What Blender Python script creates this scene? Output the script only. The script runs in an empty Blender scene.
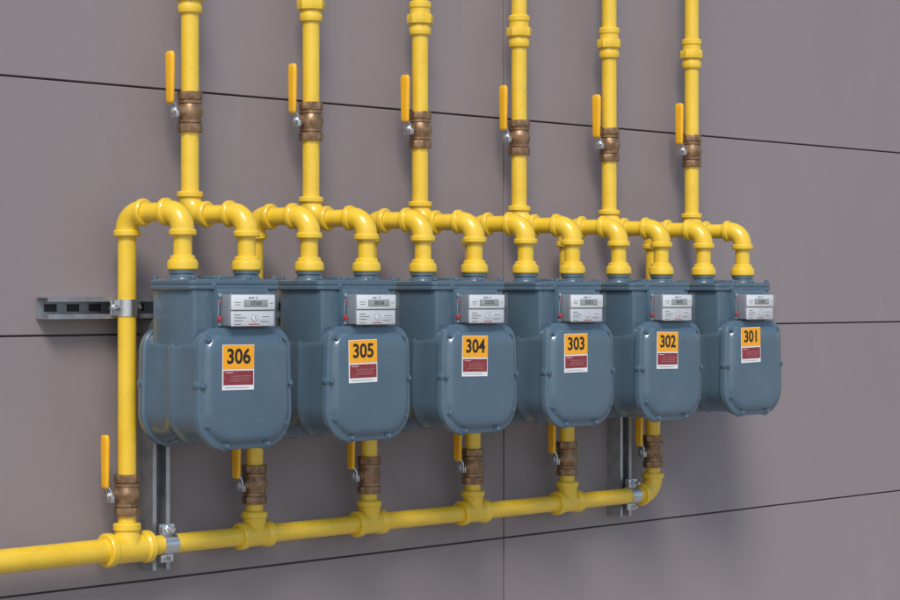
import bpy, bmesh, math, random
from mathutils import Vector, Matrix
random.seed(7)
S = bpy.context.scene
R = math.radians

# ------------------------------------------------------------------ materials
def nodes(m):
    m.use_nodes = True
    return m.node_tree.nodes, m.node_tree.links

def mat(name, col, col2=None, rough=0.5, metal=0.0, nscale=8.0, bump=0.0, bscale=60.0,
        rvar=0.1, coat=0.0, spec=0.5, stretch=(1, 1, 1), lo=0.35, hi=0.7, dirt=None, dirt_amt=0.0, dscale=45):
    m = bpy.data.materials.new(name)
    N, L = nodes(m)
    b = N["Principled BSDF"]
    b.inputs["Metallic"].default_value = metal
    b.inputs["Specular IOR Level"].default_value = spec
    b.inputs["Coat Weight"].default_value = coat
    b.inputs["Coat Roughness"].default_value = 0.12
    b.inputs["Roughness"].default_value = rough
    geo = N.new("ShaderNodeNewGeometry")
    mp = N.new("ShaderNodeMapping"); mp.inputs["Scale"].default_value = stretch
    L.new(geo.outputs["Position"], mp.inputs["Vector"])
    n = N.new("ShaderNodeTexNoise"); n.inputs["Scale"].default_value = nscale
    n.inputs["Detail"].default_value = 3; n.inputs["Roughness"].default_value = 0.6
    L.new(mp.outputs[0], n.inputs["Vector"])
    cr = N.new("ShaderNodeValToRGB")
    cr.color_ramp.elements[0].position = lo; cr.color_ramp.elements[1].position = hi
    cr.color_ramp.elements[0].color = (*col, 1)
    cr.color_ramp.elements[1].color = (*(col2 or col), 1)
    L.new(n.outputs["Fac"], cr.inputs[0])
    out = cr.outputs[0]
    if dirt:
        n3 = N.new("ShaderNodeTexNoise"); n3.inputs["Scale"].default_value = dscale
        n3.inputs["Detail"].default_value = 4; n3.inputs["Roughness"].default_value = 0.7
        L.new(mp.outputs[0], n3.inputs["Vector"])
        r3 = N.new("ShaderNodeValToRGB")
        r3.color_ramp.elements[0].position = 0.56; r3.color_ramp.elements[1].position = 0.78
        r3.color_ramp.elements[0].color = (0, 0, 0, 1); r3.color_ramp.elements[1].color = (dirt_amt,) * 3 + (1,)
        L.new(n3.outputs["Fac"], r3.inputs[0])
        mx = N.new("ShaderNodeMixRGB"); mx.inputs[2].default_value = (*dirt, 1)
        L.new(r3.outputs[0], mx.inputs[0]); L.new(out, mx.inputs[1])
        out = mx.outputs[0]
    L.new(out, b.inputs["Base Color"])
    if bump > 0:
        n2 = N.new("ShaderNodeTexNoise"); n2.inputs["Scale"].default_value = bscale
        n2.inputs["Detail"].default_value = 2
        L.new(mp.outputs[0], n2.inputs["Vector"])
        mr = N.new("ShaderNodeMapRange")
        mr.inputs["To Min"].default_value = max(0, rough - rvar); mr.inputs["To Max"].default_value = min(1, rough + rvar)
        L.new(n2.outputs["Fac"], mr.inputs["Value"]); L.new(mr.outputs[0], b.inputs["Roughness"])
        bp = N.new("ShaderNodeBump"); bp.inputs["Strength"].default_value = bump
        bp.inputs["Distance"].default_value = 0.002
        L.new(n2.outputs["Fac"], bp.inputs["Height"]); L.new(bp.outputs[0], b.inputs["Normal"])
    return m

M = {}
def wallmat(n, k):
    return mat(n, (0.240 * k, 0.203 * k, 0.206 * k), (0.274 * k, 0.233 * k, 0.236 * k), rough=0.6, nscale=1.3, bump=0.12,
               bscale=240, stretch=(1, 1, 0.4), spec=0.35, rvar=0.06, lo=0.3, hi=0.72,
               dirt=(0.31 * k, 0.275 * k, 0.275 * k), dirt_amt=0.35, dscale=7)
M['wall'] = wallmat("fibre_cement", 1.0)
M['wall2'] = wallmat("fibre_cement_b", 1.025)
M['wall3'] = wallmat("fibre_cement_c", 0.98)
M['gap'] = mat("joint_backing", (0.07, 0.058, 0.06), rough=0.9)
M['yellow'] = mat("yellow_pipe_paint", (0.76, 0.49, 0.025), (0.82, 0.55, 0.045), rough=0.30, nscale=14, bump=0.10, coat=0.3,
                  bscale=110, dirt=(0.47, 0.31, 0.06), dirt_amt=0.5)
M['sleeve'] = mat("yellow_vinyl_sleeve", (0.85, 0.42, 0.01), (0.88, 0.47, 0.02), rough=0.33)
M['blue'] = mat("blue_grey_enamel", (0.070, 0.120, 0.165), (0.084, 0.138, 0.185), rough=0.28, nscale=9, bump=0.09,
                bscale=150, coat=0.45, dirt=(0.14, 0.18, 0.205), dirt_amt=0.3)
M['brass'] = mat("weathered_brass", (0.20, 0.115, 0.06), (0.38, 0.235, 0.13), rough=0.42, metal=0.6, nscale=60,
                 bump=0.3, bscale=160)
M['steel'] = mat("zinc_steel", (0.55, 0.56, 0.57), (0.68, 0.69, 0.70), rough=0.3, metal=0.9, nscale=50)
M['galv'] = mat("galvanised_steel", (0.36, 0.37, 0.39), (0.50, 0.51, 0.53), rough=0.42, metal=0.75, nscale=35)
M['dark'] = mat("dark_slot", (0.03, 0.03, 0.035), rough=0.7)
M['white'] = mat("white_label", (0.76, 0.76, 0.77), (0.82, 0.82, 0.82), rough=0.4)
M['dial'] = mat("index_plate_grey", (0.62, 0.63, 0.65), (0.70, 0.71, 0.72), rough=0.4)
M['orange'] = mat("orange_label", (0.90, 0.38, 0.01), (0.93, 0.42, 0.015), rough=0.42)
M['maroon'] = mat("maroon_print", (0.22, 0.025, 0.03), (0.30, 0.045, 0.05), rough=0.5, nscale=150)
M['pink'] = mat("faded_print", (0.50, 0.28, 0.28), (0.6, 0.38, 0.38), rough=0.5, nscale=150)
M['black'] = mat("black_print", (0.015, 0.015, 0.015), rough=0.45)
M['grey'] = mat("grey_print", (0.16, 0.165, 0.17), rough=0.45)
M['lcd'] = mat("counter_window_grey", (0.33, 0.35, 0.35), rough=0.3)
M['red'] = mat("red_seal", (0.42, 0.02, 0.02), rough=0.35)
M['smoke'] = mat("index_housing_plastic", (0.20, 0.22, 0.25), (0.28, 0.30, 0.33), rough=0.25)
M['ground'] = mat("concrete_paving", (0.30, 0.29, 0.28), (0.38, 0.37, 0.35), rough=0.85, nscale=3, bump=0.4, bscale=40)

def clear_mat():
    m = bpy.data.materials.new("clear_polycarbonate")
    N, L = nodes(m)
    for n in list(N):
        if n.type == 'BSDF_PRINCIPLED': N.remove(n)
    out = [n for n in N if n.type == 'OUTPUT_MATERIAL'][0]
    t = N.new("ShaderNodeBsdfTransparent"); t.inputs[0].default_value = (0.97, 0.975, 0.98, 1)
    g = N.new("ShaderNodeBsdfGlossy"); g.inputs["Roughness"].default_value = 0.07
    f = N.new("ShaderNodeLayerWeight"); f.inputs[0].default_value = 0.25
    p = N.new("ShaderNodeMath"); p.operation = 'MULTIPLY_ADD'; p.inputs[1].default_value = 0.45; p.inputs[2].default_value = 0.03
    L.new(f.outputs["Facing"], p.inputs[0])
    mx = N.new("ShaderNodeMixShader")
    L.new(p.outputs[0], mx.inputs[0]); L.new(t.outputs[0], mx.inputs[1]); L.new(g.outputs[0], mx.inputs[2])
    L.new(mx.outputs[0], out.inputs[0])
    return m
M['clear'] = clear_mat()

# ------------------------------------------------------------------ mesh tools
def loft(bm, rings, caps=(True, True), closed=True, mi=0):
    vr = [[bm.verts.new(p) for p in r] for r in rings]
    n = len(vr[0])
    fs = []
    for a, b in zip(vr[:-1], vr[1:]):
        for i in range(n):
            j = (i + 1) % n
            fs.append(bm.faces.new((a[i], a[j], b[j], b[i])))
    if caps[0]: fs.append(bm.faces.new(list(reversed(vr[0]))))
    if caps[1]: fs.append(bm.faces.new(vr[-1]))
    for f in fs: f.material_index = mi
    return fs

def frame(ax):
    ax = Vector(ax).normalized()
    h = Vector((0, 0, 1)) if abs(ax.z) < 0.9 else Vector((1, 0, 0))
    u = ax.cross(h).normalized(); v = ax.cross(u).normalized()
    return ax, u, v

def lathe(bm, o, ax, prof, seg=32, mi=0, caps=(True, True), rot=0.0):
    ax, u, v = frame(ax); o = Vector(o)
    rings = []
    for t, r in prof:
        rings.append([o + ax * t + (u * math.cos(2 * math.pi * k / seg + rot) + v * math.sin(2 * math.pi * k / seg + rot)) * r
                      for k in range(seg)])
    return loft(bm, rings, caps, mi=mi)

def cyl(bm, o, ax, t0, t1, r, ch=0.0015, seg=32, mi=0, rot=0.0):
    ch = min(ch, r * 0.4, abs(t1 - t0) * 0.4)
    return lathe(bm, o, ax, [(t0, r - ch), (t0 + ch * .3, r - ch * .3), (t0 + ch, r), (t1 - ch, r), (t1 - ch * .3, r - ch * .3), (t1, r - ch)], seg, mi, rot=rot)

def tube(bm, pts, rad, seg=28, mi=0):
    pts = [Vector(p) for p in pts]
    n = len(pts)
    tang = []
    for i in range(n):
        a = pts[max(0, i - 1)]; b = pts[min(n - 1, i + 1)]
        tang.append((b - a).normalized())
    _, u, v = frame(tang[0])
    rings = []
    for i in range(n):
        t = tang[i]
        u = (u - t * u.dot(t)).normalized(); v = t.cross(u)
        r = rad[i] if isinstance(rad, (list, tuple)) else rad
        rings.append([pts[i] + (u * math.cos(2 * math.pi * k / seg) + v * math.sin(2 * math.pi * k / seg)) * r for k in range(seg)])
    loft(bm, rings, mi=mi)

def arc(c, d0, d1, rad, n=12):
    c = Vector(c); d0 = Vector(d0).normalized(); d1 = Vector(d1).normalized()
    cen = c - d0 * rad + d1 * rad
    out = []
    for k in range(n + 1):
        a = math.pi / 2 * k / n
        out.append(cen - d1 * rad * math.cos(a) + d0 * rad * math.sin(a))
    return out

def rbox(bm, c, s, bev=0.001, mi=0, seg=2, rotm=None):
    t = bmesh.new()
    bmesh.ops.create_cube(t, size=1.0)
    bmesh.ops.scale(t, vec=Vector(s), verts=t.verts)
    if bev > 0:
        bmesh.ops.bevel(t, geom=list(t.edges), offset=bev, segments=seg, affect='EDGES', profile=0.5)
    if rotm is not None: bmesh.ops.transform(t, matrix=rotm, verts=t.verts)
    bmesh.ops.translate(t, vec=Vector(c), verts=t.verts)
    for f in t.faces: f.material_index = mi
    me = bpy.data.meshes.new("tmp"); t.to_mesh(me); t.free()
    bm.from_mesh(me); bpy.data.meshes.remove(me)

def rrect(hw, zt, zb, rt, rb, n=10, taper=0.0):
    pts = []
    for cx, cz, r, a0 in ((hw - rt, zt - rt, rt, 0), (-hw + rt, zt - rt, rt, 90), (-hw + rb, zb + rb, rb, 180), (hw - rb, zb + rb, rb, 270)):
        for k in range(n + 1):
            a = R(a0 + 90 * k / n)
            pts.append((cx + r * math.cos(a), cz + r * math.sin(a)))
    if taper:
        zc = (zt + zb) / 2; hh = (zt - zb) / 2
        pts = [(x * (1 - taper * max(0, (z - zc) / hh) ** 1.5), z) for x, z in pts]
    return pts

def finish(bm, name, mats, smooth=True, ang=32):
    bmesh.ops.recalc_face_normals(bm, faces=bm.faces)
    me = bpy.data.meshes.new(name)
    bm.to_mesh(me); bm.free()
    for m in mats: me.materials.append(m)
    if smooth:
        for p in me.polygons: p.use_smooth = True
        me.set_sharp_from_angle(angle=R(ang))
    return me

def obj(name, data, parent=None, loc=(0, 0, 0), rot=(0, 0, 0)):
    o = bpy.data.objects.new(name, data)
    S.collection.objects.link(o)
    o.location = loc; o.rotation_euler = rot
    if parent: o.parent = parent
    return o

# ------------------------------------------------------------------ dimensions (metres; camera height is z=0)
PY = -0.0595           # pipe centre line, distance in front of the wall
P = 0.31               # spacing of the meters
SX = [2.351 + P * i for i in range(6)]    # supply risers
OX = [2.500 + P * i for i in range(6)]    # outlet risers
MX = [2.459 + P * i for i in range(6)]    # meter centres
MY = -0.188
CZ = 0.076             # half distance between connections
TZ = 0.155             # height of the swan-neck crosspieces
HZ = -0.477            # supply header
PR = 0.0176
GZ = -1.45

# ------------------------------------------------------------------ wall + ground
bm = bmesh.new()
rows = [0.4006 + 0.4762 * k for k in range(-3, 7)]
rows = [GZ] + rows
cols = [3.4435 + 1.82 * k for k in range(-6, 7)]
g = 0.0038
rw = random.Random(5)
for a, b in zip(cols[:-1], cols[1:]):
    for c, d in zip(rows[:-1], rows[1:]):
        rbox(bm, ((a + b) / 2, 0.005, (c + d) / 2), (b - a - g, 0.010, d - c - g), bev=0.0010, seg=1, mi=rw.choice((0, 2, 3)))
rbox(bm, ((cols[0] + cols[-1]) / 2, 0.1065, (rows[0] + rows[-1]) / 2), (cols[-1] - cols[0], 0.2, rows[-1] - rows[0]), bev=0, mi=1)
obj("panelled_wall", finish(bm, "panelled_wall", [M['wall'], M['gap'], M['wall2'], M['wall3']], smooth=False))
bm = bmesh.new()
vs = [bm.verts.new(p) for p in ((-300, -300, GZ), (300, -300, GZ), (300, 300, GZ), (-300, 300, GZ))]
bm.faces.new(vs)
obj("pavement_ground", finish(bm, "pavement_ground", [M['ground']], smooth=False))

# ------------------------------------------------------------------ pipework
EB = 0.036
def collar(bm, o, ax, t, w=0.013, r=0.0258, seg=32):
    lathe(bm, o, ax, [(t - w / 2, PR), (t - w / 2 + .0006, r - .0016), (t - w / 2 + .003, r), (t + w / 2 - .003, r), (t + w / 2 - .0006, r - .0016), (t + w / 2, PR)], seg)

def swan(bm, x0, z_start, up, x1):
    a = Vector((x0, PY, TZ)); b = Vector((x1, MY, TZ))
    d = (b - a).normalized()
    din = Vector((0, 0, 1)) if up else Vector((0, 0, -1))
    st = Vector((x0, PY, z_start))
    dn = Vector((0, 0, -1))
    a1 = arc(a, din, d, EB); a2 = arc(b, d, dn, EB)
    end = Vector((x1, MY, 0.05))
    tube(bm, [st] + a1 + a2 + [end], PR)
    for c, d0, d1 in ((a, din, d), (b, d, dn)):
        pts = [c - d0 * (EB + 0.004)] + arc(c, d0, d1, EB - .002, 14) + [c + d1 * (EB + 0.004)]
        tube(bm, pts, 0.0218)
        collar(bm, c - d0 * (EB + 0.003), d0, 0)
        collar(bm, c + d1 * (EB + 0.003), d1, 0)

def coupling(bm, x, z):
    o = (x, PY, z)
    lathe(bm, o, (0, 0, 1), [(-.036, PR), (-.035, .0225), (-.031, .0238), (-.022, .0238), (-.016, .0215), (-.0105, .0215)], 32)
    cyl(bm, o, (0, 0, 1), -.0115, .0085, .0288, seg=8, mi=0, rot=R(10))
    lathe(bm, o, (0, 0, 1), [(.008, .0225), (.020, .0225), (.024, .0245), (.033, .0245), (.036, .0225), (.037, PR)], 32)

VB_UP, VB_LO = 0.3535, -0.376
root = obj("gas_supply_manifold", None)
bm = bmesh.new()
lathe(bm, (0, PY, HZ), (1, 0, 0), [(0.2, .0222), (2.351, .0222)], 32)
lathe(bm, (0, PY, HZ), (1, 0, 0), [(2.351, .0186), (SX[5] - 0.04, .0186)], 32)
obj("header_pipe", finish(bm, "header_pipe", [M['yellow']]), root)
bm = bmesh.new()
for i, x in enumerate(SX[:5]):
    big = (i == 0)
    w = 0.046 if big else 0.036
    r = 0.0278 if big else 0.0228
    c = r + 0.0042
    o = (x, PY, HZ)
    lathe(bm, o, (1, 0, 0), [(-w - .006, .018), (-w - .0055, c - .002), (-w - .003, c), (-w + .008, c), (-w + .012, r),
                            (w - .012, r), (w - .008, c - .001), (w + .003, c - .001), (w + .0055, c - .003), (w + .006, .018)], 36)
    lathe(bm, o, (0, 0, 1), [(0, r - .001), (.018, r - .001), (.030, .0235), (.034, .0235), (.036, .0265), (.0455, .0265), (.048, .024), (.049, PR)], 36)
obj("tee_fittings", finish(bm, "tee_fittings", [M['yellow']]), root)
for i, x in enumerate(SX):
    bm = bmesh.new()
    if i < 5:
        lathe(bm, (x, PY, 0), (0, 0, 1), [(HZ + .03, PR), (-.35, PR)], 32)
    else:
        c = Vector((x, PY, HZ)); e = 0.04
        tube(bm, [c - Vector((e + .004, 0, 0))] + arc(c, (1, 0, 0), (0, 0, 1), e, 14) + [c + Vector((0, 0, e + .010))], 0.0228)
        collar(bm, c - Vector((e + .003, 0, 0)), (1, 0, 0), 0, r=.027)
        collar(bm, c + Vector((0, 0, e + .003)), (0, 0, 1), 0, r=.027)
        lathe(bm, (x, PY, 0), (0, 0, 1), [(HZ + .05, PR), (-.40, PR)], 32)
    swan(bm, x, VB_LO, True, MX[i] - CZ)
    obj("supply_riser_%d" % (i + 1), finish(bm, "supply_riser", [M['yellow']]), root)
for i, x in enumerate(OX):
    e = obj("gas_outlet_pipe", None)
    bm = bmesh.new()
    swan(bm, x, 2.2, False, MX[i] + CZ)
    obj("riser", finish(bm, "outlet_riser", [M['yellow']]), e)
    bm = bmesh.new(); coupling(bm, x, 0.592 - (0.012 if i == 0 else 0))
    obj("union_fitting", finish(bm, "union_fitting", [M['yellow']], ang=25), e)

# ------------------------------------------------------------------ ball valves
bm = bmesh.new()
Z = (0, 0, 1)
cyl(bm, (0, 0, 0), Z, -.0390, -.0235, .0248, seg=8, rot=R(12), ch=.0012)
cyl(bm, (0, 0, 0), Z, .0235, .0390, .0248, seg=8, rot=R(12), ch=.0012)
lathe(bm, (0, 0, 0), Z, [(-.0245, .0205), (-.021, .0205), (-.0205, .0232), (-.0165, .0232), (-.016, .0215), (-.013, .0222), (-.006, .0245), (0, .0252), (.006, .0245),
                        (.013, .0222), (.016, .0215), (.0165, .0236), (.0215, .0236), (.022, .0205), (.0245, .0205)], 36)
me_body = finish(bm, "valve_body", [M['brass']], ang=22)
bm = bmesh.new()
lathe(bm, (0, 0, 0), (-1, 0, 0), [(.015, .012), (.029, .011), (.030, .0085), (.033, .0085)], 24, mi=0)
cyl(bm, (0, 0, 0), (-1, 0, 0), .033, .037, .0095, seg=6, mi=1)
cyl(bm, (0, 0, 0), (-1, 0, 0), .037, .0445, .0042, seg=16, mi=1)
cyl(bm, (0, 0, 0), (-1, 0, 0), .0395, .0430, .0078, seg=6, mi=1)
me_stem = finish(bm, "valve_stem", [M['brass'], M['steel']], ang=25)
bm = bmesh.new()
prof = [(-.0382, -.012), (-.0382, .008), (-.0440, .018), (-.0465, .026), (-.0465, .104)]
wid = [.019, .019, .016, .013, .012]
rings = []
for (x, z), w in zip(prof, wid):
    rings.append([Vector((x - .0012, -w / 2, z)), Vector((x + .0012, -w / 2, z)), Vector((x + .0012, w / 2, z)), Vector((x - .0012, w / 2, z))])
loft(bm, rings)
rbox(bm, (-.036, -.011, -.006), (.003, .006, .012), .0008)
me_strap = finish(bm, "lever_strap", [M['steel']], ang=25)
bm = bmesh.new()
rings = []
for z, w, t in ((.014, .014, .004), (.0155, .018, .007), (.020, .0205, .009), (.052, .0220, .0095), (.092, .0240, .010), (.105, .0240, .010), (.111, .0220, .009), (.1145, .016, .006)):
    ring = []
    for k in range(20):
        a = 2 * math.pi * k / 20
        ca, sa = math.cos(a), math.sin(a)
        ring.append(Vector((-.0465 + t / 2 * math.copysign(abs(ca) ** .6, ca), w / 2 * math.copysign(abs(sa) ** .6, sa), z)))
    rings.append(ring)
loft(bm, rings)
me_sleeve = finish(bm, "lever_sleeve", [M['sleeve']], ang=50)
for xs, zc in ((OX, VB_UP), (SX, VB_LO)):
    for i, x in enumerate(xs):
        e = obj("ball_valve", None, loc=(x, PY, zc), rot=(0, 0, R(random.uniform(-7, 8))))
        obj("body", me_body, e); obj("stem", me_stem, e)
        obj("lever", me_strap, e); obj("lever_grip", me_sleeve, e)

# ------------------------------------------------------------------ strut channels + clamps
def strut(name, a, b, horizontal):
    h, t, lip = .0205, .0025, .009
    D = .041
    pr = [(-h, .0), (h, .0), (h, D), (h - lip, D), (h - lip, D - .007), (h - lip + t, D - .007), (h - lip + t, D - t), (h - t, D - t),
          (h - t, t), (-h + t, t), (-h + t, D - t), (-h + lip - t, D - t), (-h + lip - t, D - .007), (-h + lip, D - .007), (-h + lip, D), (-h, D)]
    bm = bmesh.new()
    rings = []
    for q in (a, b):
        if horizontal[0]: rings.append([Vector((q, -.0005 - v, horizontal[1] + u)) for u, v in pr])
        else: rings.append([Vector((horizontal[1] + u, -.0005 - v, q)) for u, v in pr])
    loft(bm, rings)
    n = int(abs(b - a) / .05)
    for k in range(n):
        q = min(a, b) + .03 + k * .05
        if q > max(a, b) - .02: break
        if horizontal[0]: rbox(bm, (q, -.0034, horizontal[1]), (.028, .0006, .014), 0, mi=1)
        else: rbox(bm, (horizontal[1], -.0034, q), (.014, .0006, .028), 0, mi=1)
    return obj(name, finish(bm, name, [M['galv'], M['dark']], smooth=False))
strut("strut_channel", 2.188, 4.10, (True, -.024))
strut("strut_channel", -.528, -.0465, (False, 2.445))
strut("strut_channel", -.528, -.0465, (False, 3.822))

def clamp(x, z, vertical, r=PR):
    ax = (0, 0, 1) if vertical else (1, 0, 0)
    bm = bmesh.new()
    w = .016
    lathe(bm, (x, PY, z), ax, [(-w, r - .001), (-w, r + .0018), (w, r + .0018), (w, r - .001)], 32)
    if vertical:
        for sg in (-1, 1):
            rbox(bm, (x + sg * (r + .008), PY + .006, z), (.016, .004, .030), .0008)
            rbox(bm, (x + sg * (r + .008), PY + .006 - .004, z), (.008, .010, .010), .001)
            cyl(bm, (x + sg * (r + .009), PY + .006, z), (0, -1, 0), -.012, .014, .0032, seg=12)
            cyl(bm, (x + sg * (r + .009), PY + .006, z), (0, -1, 0), .003, .009, .007, seg=6)
    else:
        rbox(bm, (x, PY - .002, z + r + .010), (.030, .004, .020), .0008)
        rbox(bm, (x, PY + .005, z + r + .010), (.030, .004, .020), .0008)
        cyl(bm, (x, PY, z + r + .011), (0, -1, 0), -.016, .024, .0032, seg=12)
        cyl(bm, (x, PY, z + r + .011), (0, -1, 0), .003, .009, .0075, seg=6)
        cyl(bm, (x, PY, z - r - .008), (0, -1, 0), -.016, .016, .0032, seg=12)
        rbox(bm, (x, PY + .002, z - r - .008), (.030, .005, .016), .0008)
    obj("pipe_clamp", finish(bm, "pipe_clamp", [M['steel']], ang=25))
for x in SX: clamp(x, -.024, True)
clamp(2.445, HZ, False, .0187)
clamp(3.822, HZ, False, .0187)

# ------------------------------------------------------------------ gas meters
DS = .0215      # extra half depth of the lower housing
IY = -.008      # index forward shift
def ring_y(outline, y): return [Vector((x, y, z)) for x, z in outline]
bm = bmesh.new()
def box_ring(ins, y): return ring_y(rrect(.100 - ins, .022, -.200 + ins, .006, .055 - ins * .5), y)
loft(bm, [box_ring(.006, -.0620), box_ring(.0018, -.0602), box_ring(0, -.056), box_ring(0, .056), box_ring(.0018, .0602), box_ring(.006, .0620)])
def pan_ring(ins, y): return ring_y(rrect(.1070 - ins, -.064 - ins, -.2785 + ins, max(.012, .038 - ins * .6), max(.02, .062 - ins * .7), 12, taper=.05), y)
loft(bm, [pan_ring(.0, -.078), pan_ring(.0003, -.066), pan_ring(.0015, -.035), pan_ring(.0025, -.006), pan_ring(.0008, -.003), pan_ring(.0008, .003),
          pan_ring(.0025, .006), pan_ring(.0015, .035), pan_ring(.0003, .066), pan_ring(.0, .078)])
me_mbody = finish(bm, "meter_body", [M['blue']], ang=35)
def cover(sign):
    bm = bmesh.new()
    def rg(ins, y):
        return ring_y(rrect(.1120 - ins, -.060 - ins, -.284 + ins, max(.012, .040 - ins * .6), max(.02, .066 - ins * .7), 12, taper=.05), sign * (y + DS))
    prof = [(.008, .050), (.002, .052), (.0, .055), (.0, .066), (.0012, .0685), (.0035, .0695), (.0105, .0700), (.0125, .0708), (.0155, .0755), (.018, .0780), (.023, .0798), (.031, .0808), (.045, .0812)]
    loft(bm, [rg(i, y) for i, y in prof])
    pts = [(-.090, -.082), (.090, -.082), (-.1035, -.165), (.1035, -.165), (-.092, -.238), (.092, -.238), (-.048, -.2765), (.048, -.2765)]
    for bx, bz in pts:
        cyl(bm, (bx, sign * (.068 + DS), bz), (0, sign, 0), 0, .0036, .0072, seg=24, ch=.001)
        cyl(bm, (bx, sign * (.068 + DS), bz), (0, sign, 0), .003, .0085, .0048, seg=6, ch=.0008, rot=random.random())
        cyl(bm, (bx, sign * (.055 + DS), bz), (0, sign, 0), 0, .0142, .0100, seg=28, ch=.002)
    return finish(bm, "diaphragm_cover", [M['blue']], ang=28)
me_front, me_back = cover(-1), cover(1)
bm = bmesh.new()
def lid_ring(ins, z):
    o = rrect(.107 - ins, .066 - ins, -.066 + ins, .014, .014, 8)
    return [Vector((x, y, z)) for x, y in o]
loft(bm, [lid_ring(.006, .008), lid_ring(.002, .0095), lid_ring(.0, .012), lid_ring(.0, .0165), lid_ring(.0015, .0185), lid_ring(.0015, .0190), lid_ring(0, .021), lid_ring(0, .0265), lid_ring(.002, .029), lid_ring(.006, .0298)])
for bx in (-.097, -.035, .035, .097):
    for by in (-.056, .056):
        cyl(bm, (bx, by, .0296), (0, 0, 1), 0, .002, .0072, seg=20)
        cyl(bm, (bx, by, .0296), (0, 0, 1), .001, .0065, .005, seg=6, rot=random.random())
rbox(bm, (0, 0, .032), (.050, .055, .008), .003)
rbox(bm, (-.055, -.064, .018), (.010, .008, .016), .002)
for sx in (-1, 1):
    lathe(bm, (sx * CZ, 0, 0), (0, 0, 1), [(.026, .031), (.032, .029), (.034, .0245), (.040, .0235), (.0405, .0262), (.046, .0262), (.0465, .020)], 32)
me_lid = finish(bm, "meter_lid", [M['blue']], ang=28)
bm = bmesh.new()
for sx in (-1, 1):
    o = (sx * CZ, 0, 0)
    lathe(bm, o, (0, 0, 1), [(.0462, .022), (.0465, .0275), (.049, .0290), (.060, .0290), (.0635, .0278), (.0665, .0240), (.0715, .0230), (.0735, .0212), (.074, PR)], 32)
me_nut = finish(bm, "union_nuts", [M['yellow']], ang=25)
# index
bm = bmesh.new()
IX = .0055
rbox(bm, (IX, -.066, -.026), (.122, .022, .076), .003, mi=0)
rbox(bm, (IX, -.080 + IY / 2, -.0275), (.106, .026 - IY, .058), .002, mi=1)
for sx in (-1, 1):
    for sz in (-.001, -.054):
        cyl(bm, (IX + sx * .0575, -.075, sz), (0, -1, 0), 0, .006, .0038, seg=10, mi=2)
def ib(x, y, z, sx, sy, sz, b, m): rbox(bm, (IX + x, y + IY, z), (sx, sy, sz), b, mi=m)
ib(.001, -.0955, -.0135, .102, .004, .0275, .001, 3)
ib(.001, -.0945, -.0435, .102, .003, .0275, .001, 4)
ib(.006, -.0977, -.0155, .056, .0005, .0125, .0001, 5)
ib(.006, -.0981, -.0155, .053, .0005, .0102, .0001, 7)
for k, (dx, wd) in enumerate(((-.036, .016), (-.030, .026), (-.034, .020))):
    ib(dx, -.0962, -.0365 - k * .0052, wd, .0004, .0012, 0, 5)
cyl(bm, (IX + .004, -.0959 + IY, -.0425), (0, -1, 0), 0, .0006, .0068, seg=24, mi=5, ch=.0001)
cyl(bm, (IX + .004, -.0959 + IY, -.0425), (0, -1, 0), .0003, .0009, .0060, seg=24, mi=3, ch=.0001)
ib(.005, -.0971, -.0408, .0010, .0004, .005, 0, 5)
ib(.031, -.0962, -.0400, .026, .0004, .0070, 0, 3)
ib(.031, -.0966, -.0400, .020, .0004, .0014, 0, 5)
ib(.028, -.0962, -.0490, .020, .0004, .0011, 0, 5)
ib(.003, -.0962, -.0540, .024, .0004, .0016, 0, 6)
ib(-.036, -.0962, -.0540, .016, .0004, .0012, 0, 5)
ib(-.037, -.0977, -.0135, .016, .0004, .0011, 0, 5)
ib(-.037, -.0977, -.0180, .012, .0004, .0010, 0, 5)
ib(.043, -.0977, -.0155, .008, .0004, .0011, 0, 5)
me_index = finish(bm, "index", [M['blue'], M['smoke'], M['steel'], M['white'], M['dial'], M['grey'], M['red'], M['lcd']], ang=30)
bm = bmesh.new()
rbox(bm, (IX, -.0885 + IY / 2, -.0275), (.115, .0310 - IY, .066), .004, seg=3)
me_clear = finish(bm, "index_window", [M['clear']], ang=40)
bm = bmesh.new()
cyl(bm, (IX - .0600, -.082, -.044), (-1, -.5, 0), 0, .004, .0045, seg=20)
cyl(bm, (IX - .0590, -.082, -.014), (-1, -.5, 0), 0, .002, .0025, seg=12, mi=0)
tube(bm, [(IX - .0575, -.082, -.054), (IX - .062, -.084, -.048), (IX - .064, -.083, -.036), (IX - .062, -.082, -.018), (IX - .0575, -.080, -.001)], .0007, 6, mi=1)
me_seal = finish(bm, "tamper_seal", [M['red'], M['steel']])
# number label: built around its own centre, stuck on by hand (slightly different on every meter)
LX, LY = -.028, -.0812 - DS
bm = bmesh.new()
rbox(bm, (0, -.0003, 0), (.0745, .0008, .0830), .0002, mi=0)
rbox(bm, (0, -.0009, .0190), (.0730, .0006, .0435), .0001, mi=1)
rbox(bm, (0, -.0009, -.0190), (.0700, .0006, .0260), .0001, mi=2)
rbox(bm, (-.022, -.0014, -.0095), (.018, .0003, .0020), 0, mi=4)
for k in range(3):
    rbox(bm, (.006 - .002 * k, -.0014, -.0160 - k * .0045), (.048 - .005 * (k % 2), .0003, .0006), 0, mi=4)
rbox(bm, (-.004, -.0009, -.0368), (.056, .0004, .0008), 0, mi=3)
me_label = finish(bm, "number_label", [M['white'], M['orange'], M['maroon'], M['grey'], M['pink']], smooth=False)

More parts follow.
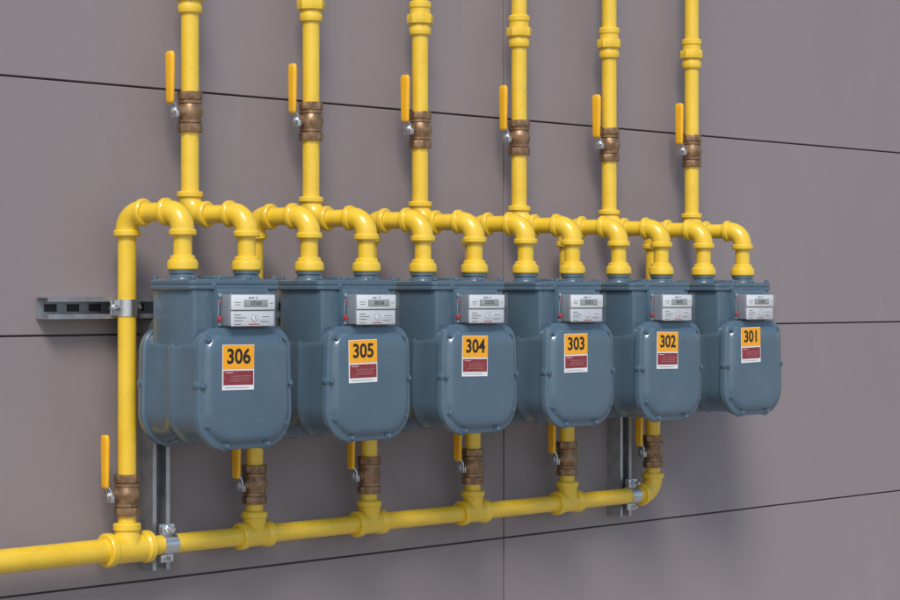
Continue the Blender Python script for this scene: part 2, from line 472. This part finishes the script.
def text(body, size, loc, parent, name, off=0.0, m='black'):
    c = bpy.data.curves.new(name, 'FONT'); c.body = body; c.size = size
    c.align_x = 'CENTER'; c.align_y = 'CENTER'; c.extrude = 0.0002; c.offset = off
    c.resolution_u = 4
    c.materials.append(M[m])
    return obj(name, c, parent, loc, (R(90), 0, 0))
LZ = [-.1325, -.1280, -.1245, -.1245, -.1245, -.1175]
LR = [.6, -.8, 1.0, -.4, .9, -1.1]
for i, cx in enumerate(MX):
    e = obj("gas_meter", None, loc=(cx, MY, 0))
    obj("body", me_mbody, e); obj("front_cover", me_front, e); obj("back_cover", me_back, e)
    obj("lid", me_lid, e); obj("union_nuts", me_nut, e); obj("index", me_index, e)
    obj("index_window", me_clear, e); obj("tamper_seal", me_seal, e)
    lb = obj("number_label", me_label, e, (LX, LY, LZ[i]), (0, R(LR[i]), 0))
    text("%d" % (306 - i), .0378, (0, -.0015, .0190), lb, "number_text", .0009)
    text("0%d%d%d" % (random.randint(1, 8), random.randint(0, 9), random.randint(10, 99)), .0105, (IX + .006, -.0986 + IY, -.0155), e, "counter_digits")
    text("%05d  CF" % random.randint(10000, 99999), .0052, (IX - .0, -.0978 + IY, -.0052), e, "serial_text", m='grey')

# ------------------------------------------------------------------ light
w = bpy.data.worlds.new("World"); S.world = w; w.use_nodes = True
N, L = w.node_tree.nodes, w.node_tree.links
sky = N.new("ShaderNodeTexSky"); sky.sky_type = 'NISHITA'; sky.sun_disc = False
el, az = R(48), R(224)    # azimuth clockwise from +Y
sky.sun_elevation = el; sky.sun_rotation = az
sky.dust_density = 1.2
L.new(sky.outputs[0], N["Background"].inputs[0]); N["Background"].inputs[1].default_value = 0.15
sd = bpy.data.lights.new("sun", 'SUN'); sd.energy = 2.7; sd.angle = R(20); sd.color = (1, .95, .89)
so = obj("sun", sd)
dirv = Vector((math.sin(az) * math.cos(el), math.cos(az) * math.cos(el), math.sin(el)))
so.rotation_euler = dirv.to_track_quat('Z', 'Y').to_euler()

# ------------------------------------------------------------------ camera
cd = bpy.data.cameras.new("camera"); cd.sensor_width = 36; cd.lens = 2090 / 900 * 36
cd.clip_start = .05; cd.clip_end = 1000; cd.shift_y = -5 / 900
co = obj("camera", cd, loc=(0, -3.27, 0), rot=(R(90), 0, R(-45)))
S.camera = co
S.view_settings.view_transform = 'Standard'; S.view_settings.look = 'None'
S.view_settings.exposure = 0; S.view_settings.gamma = 1
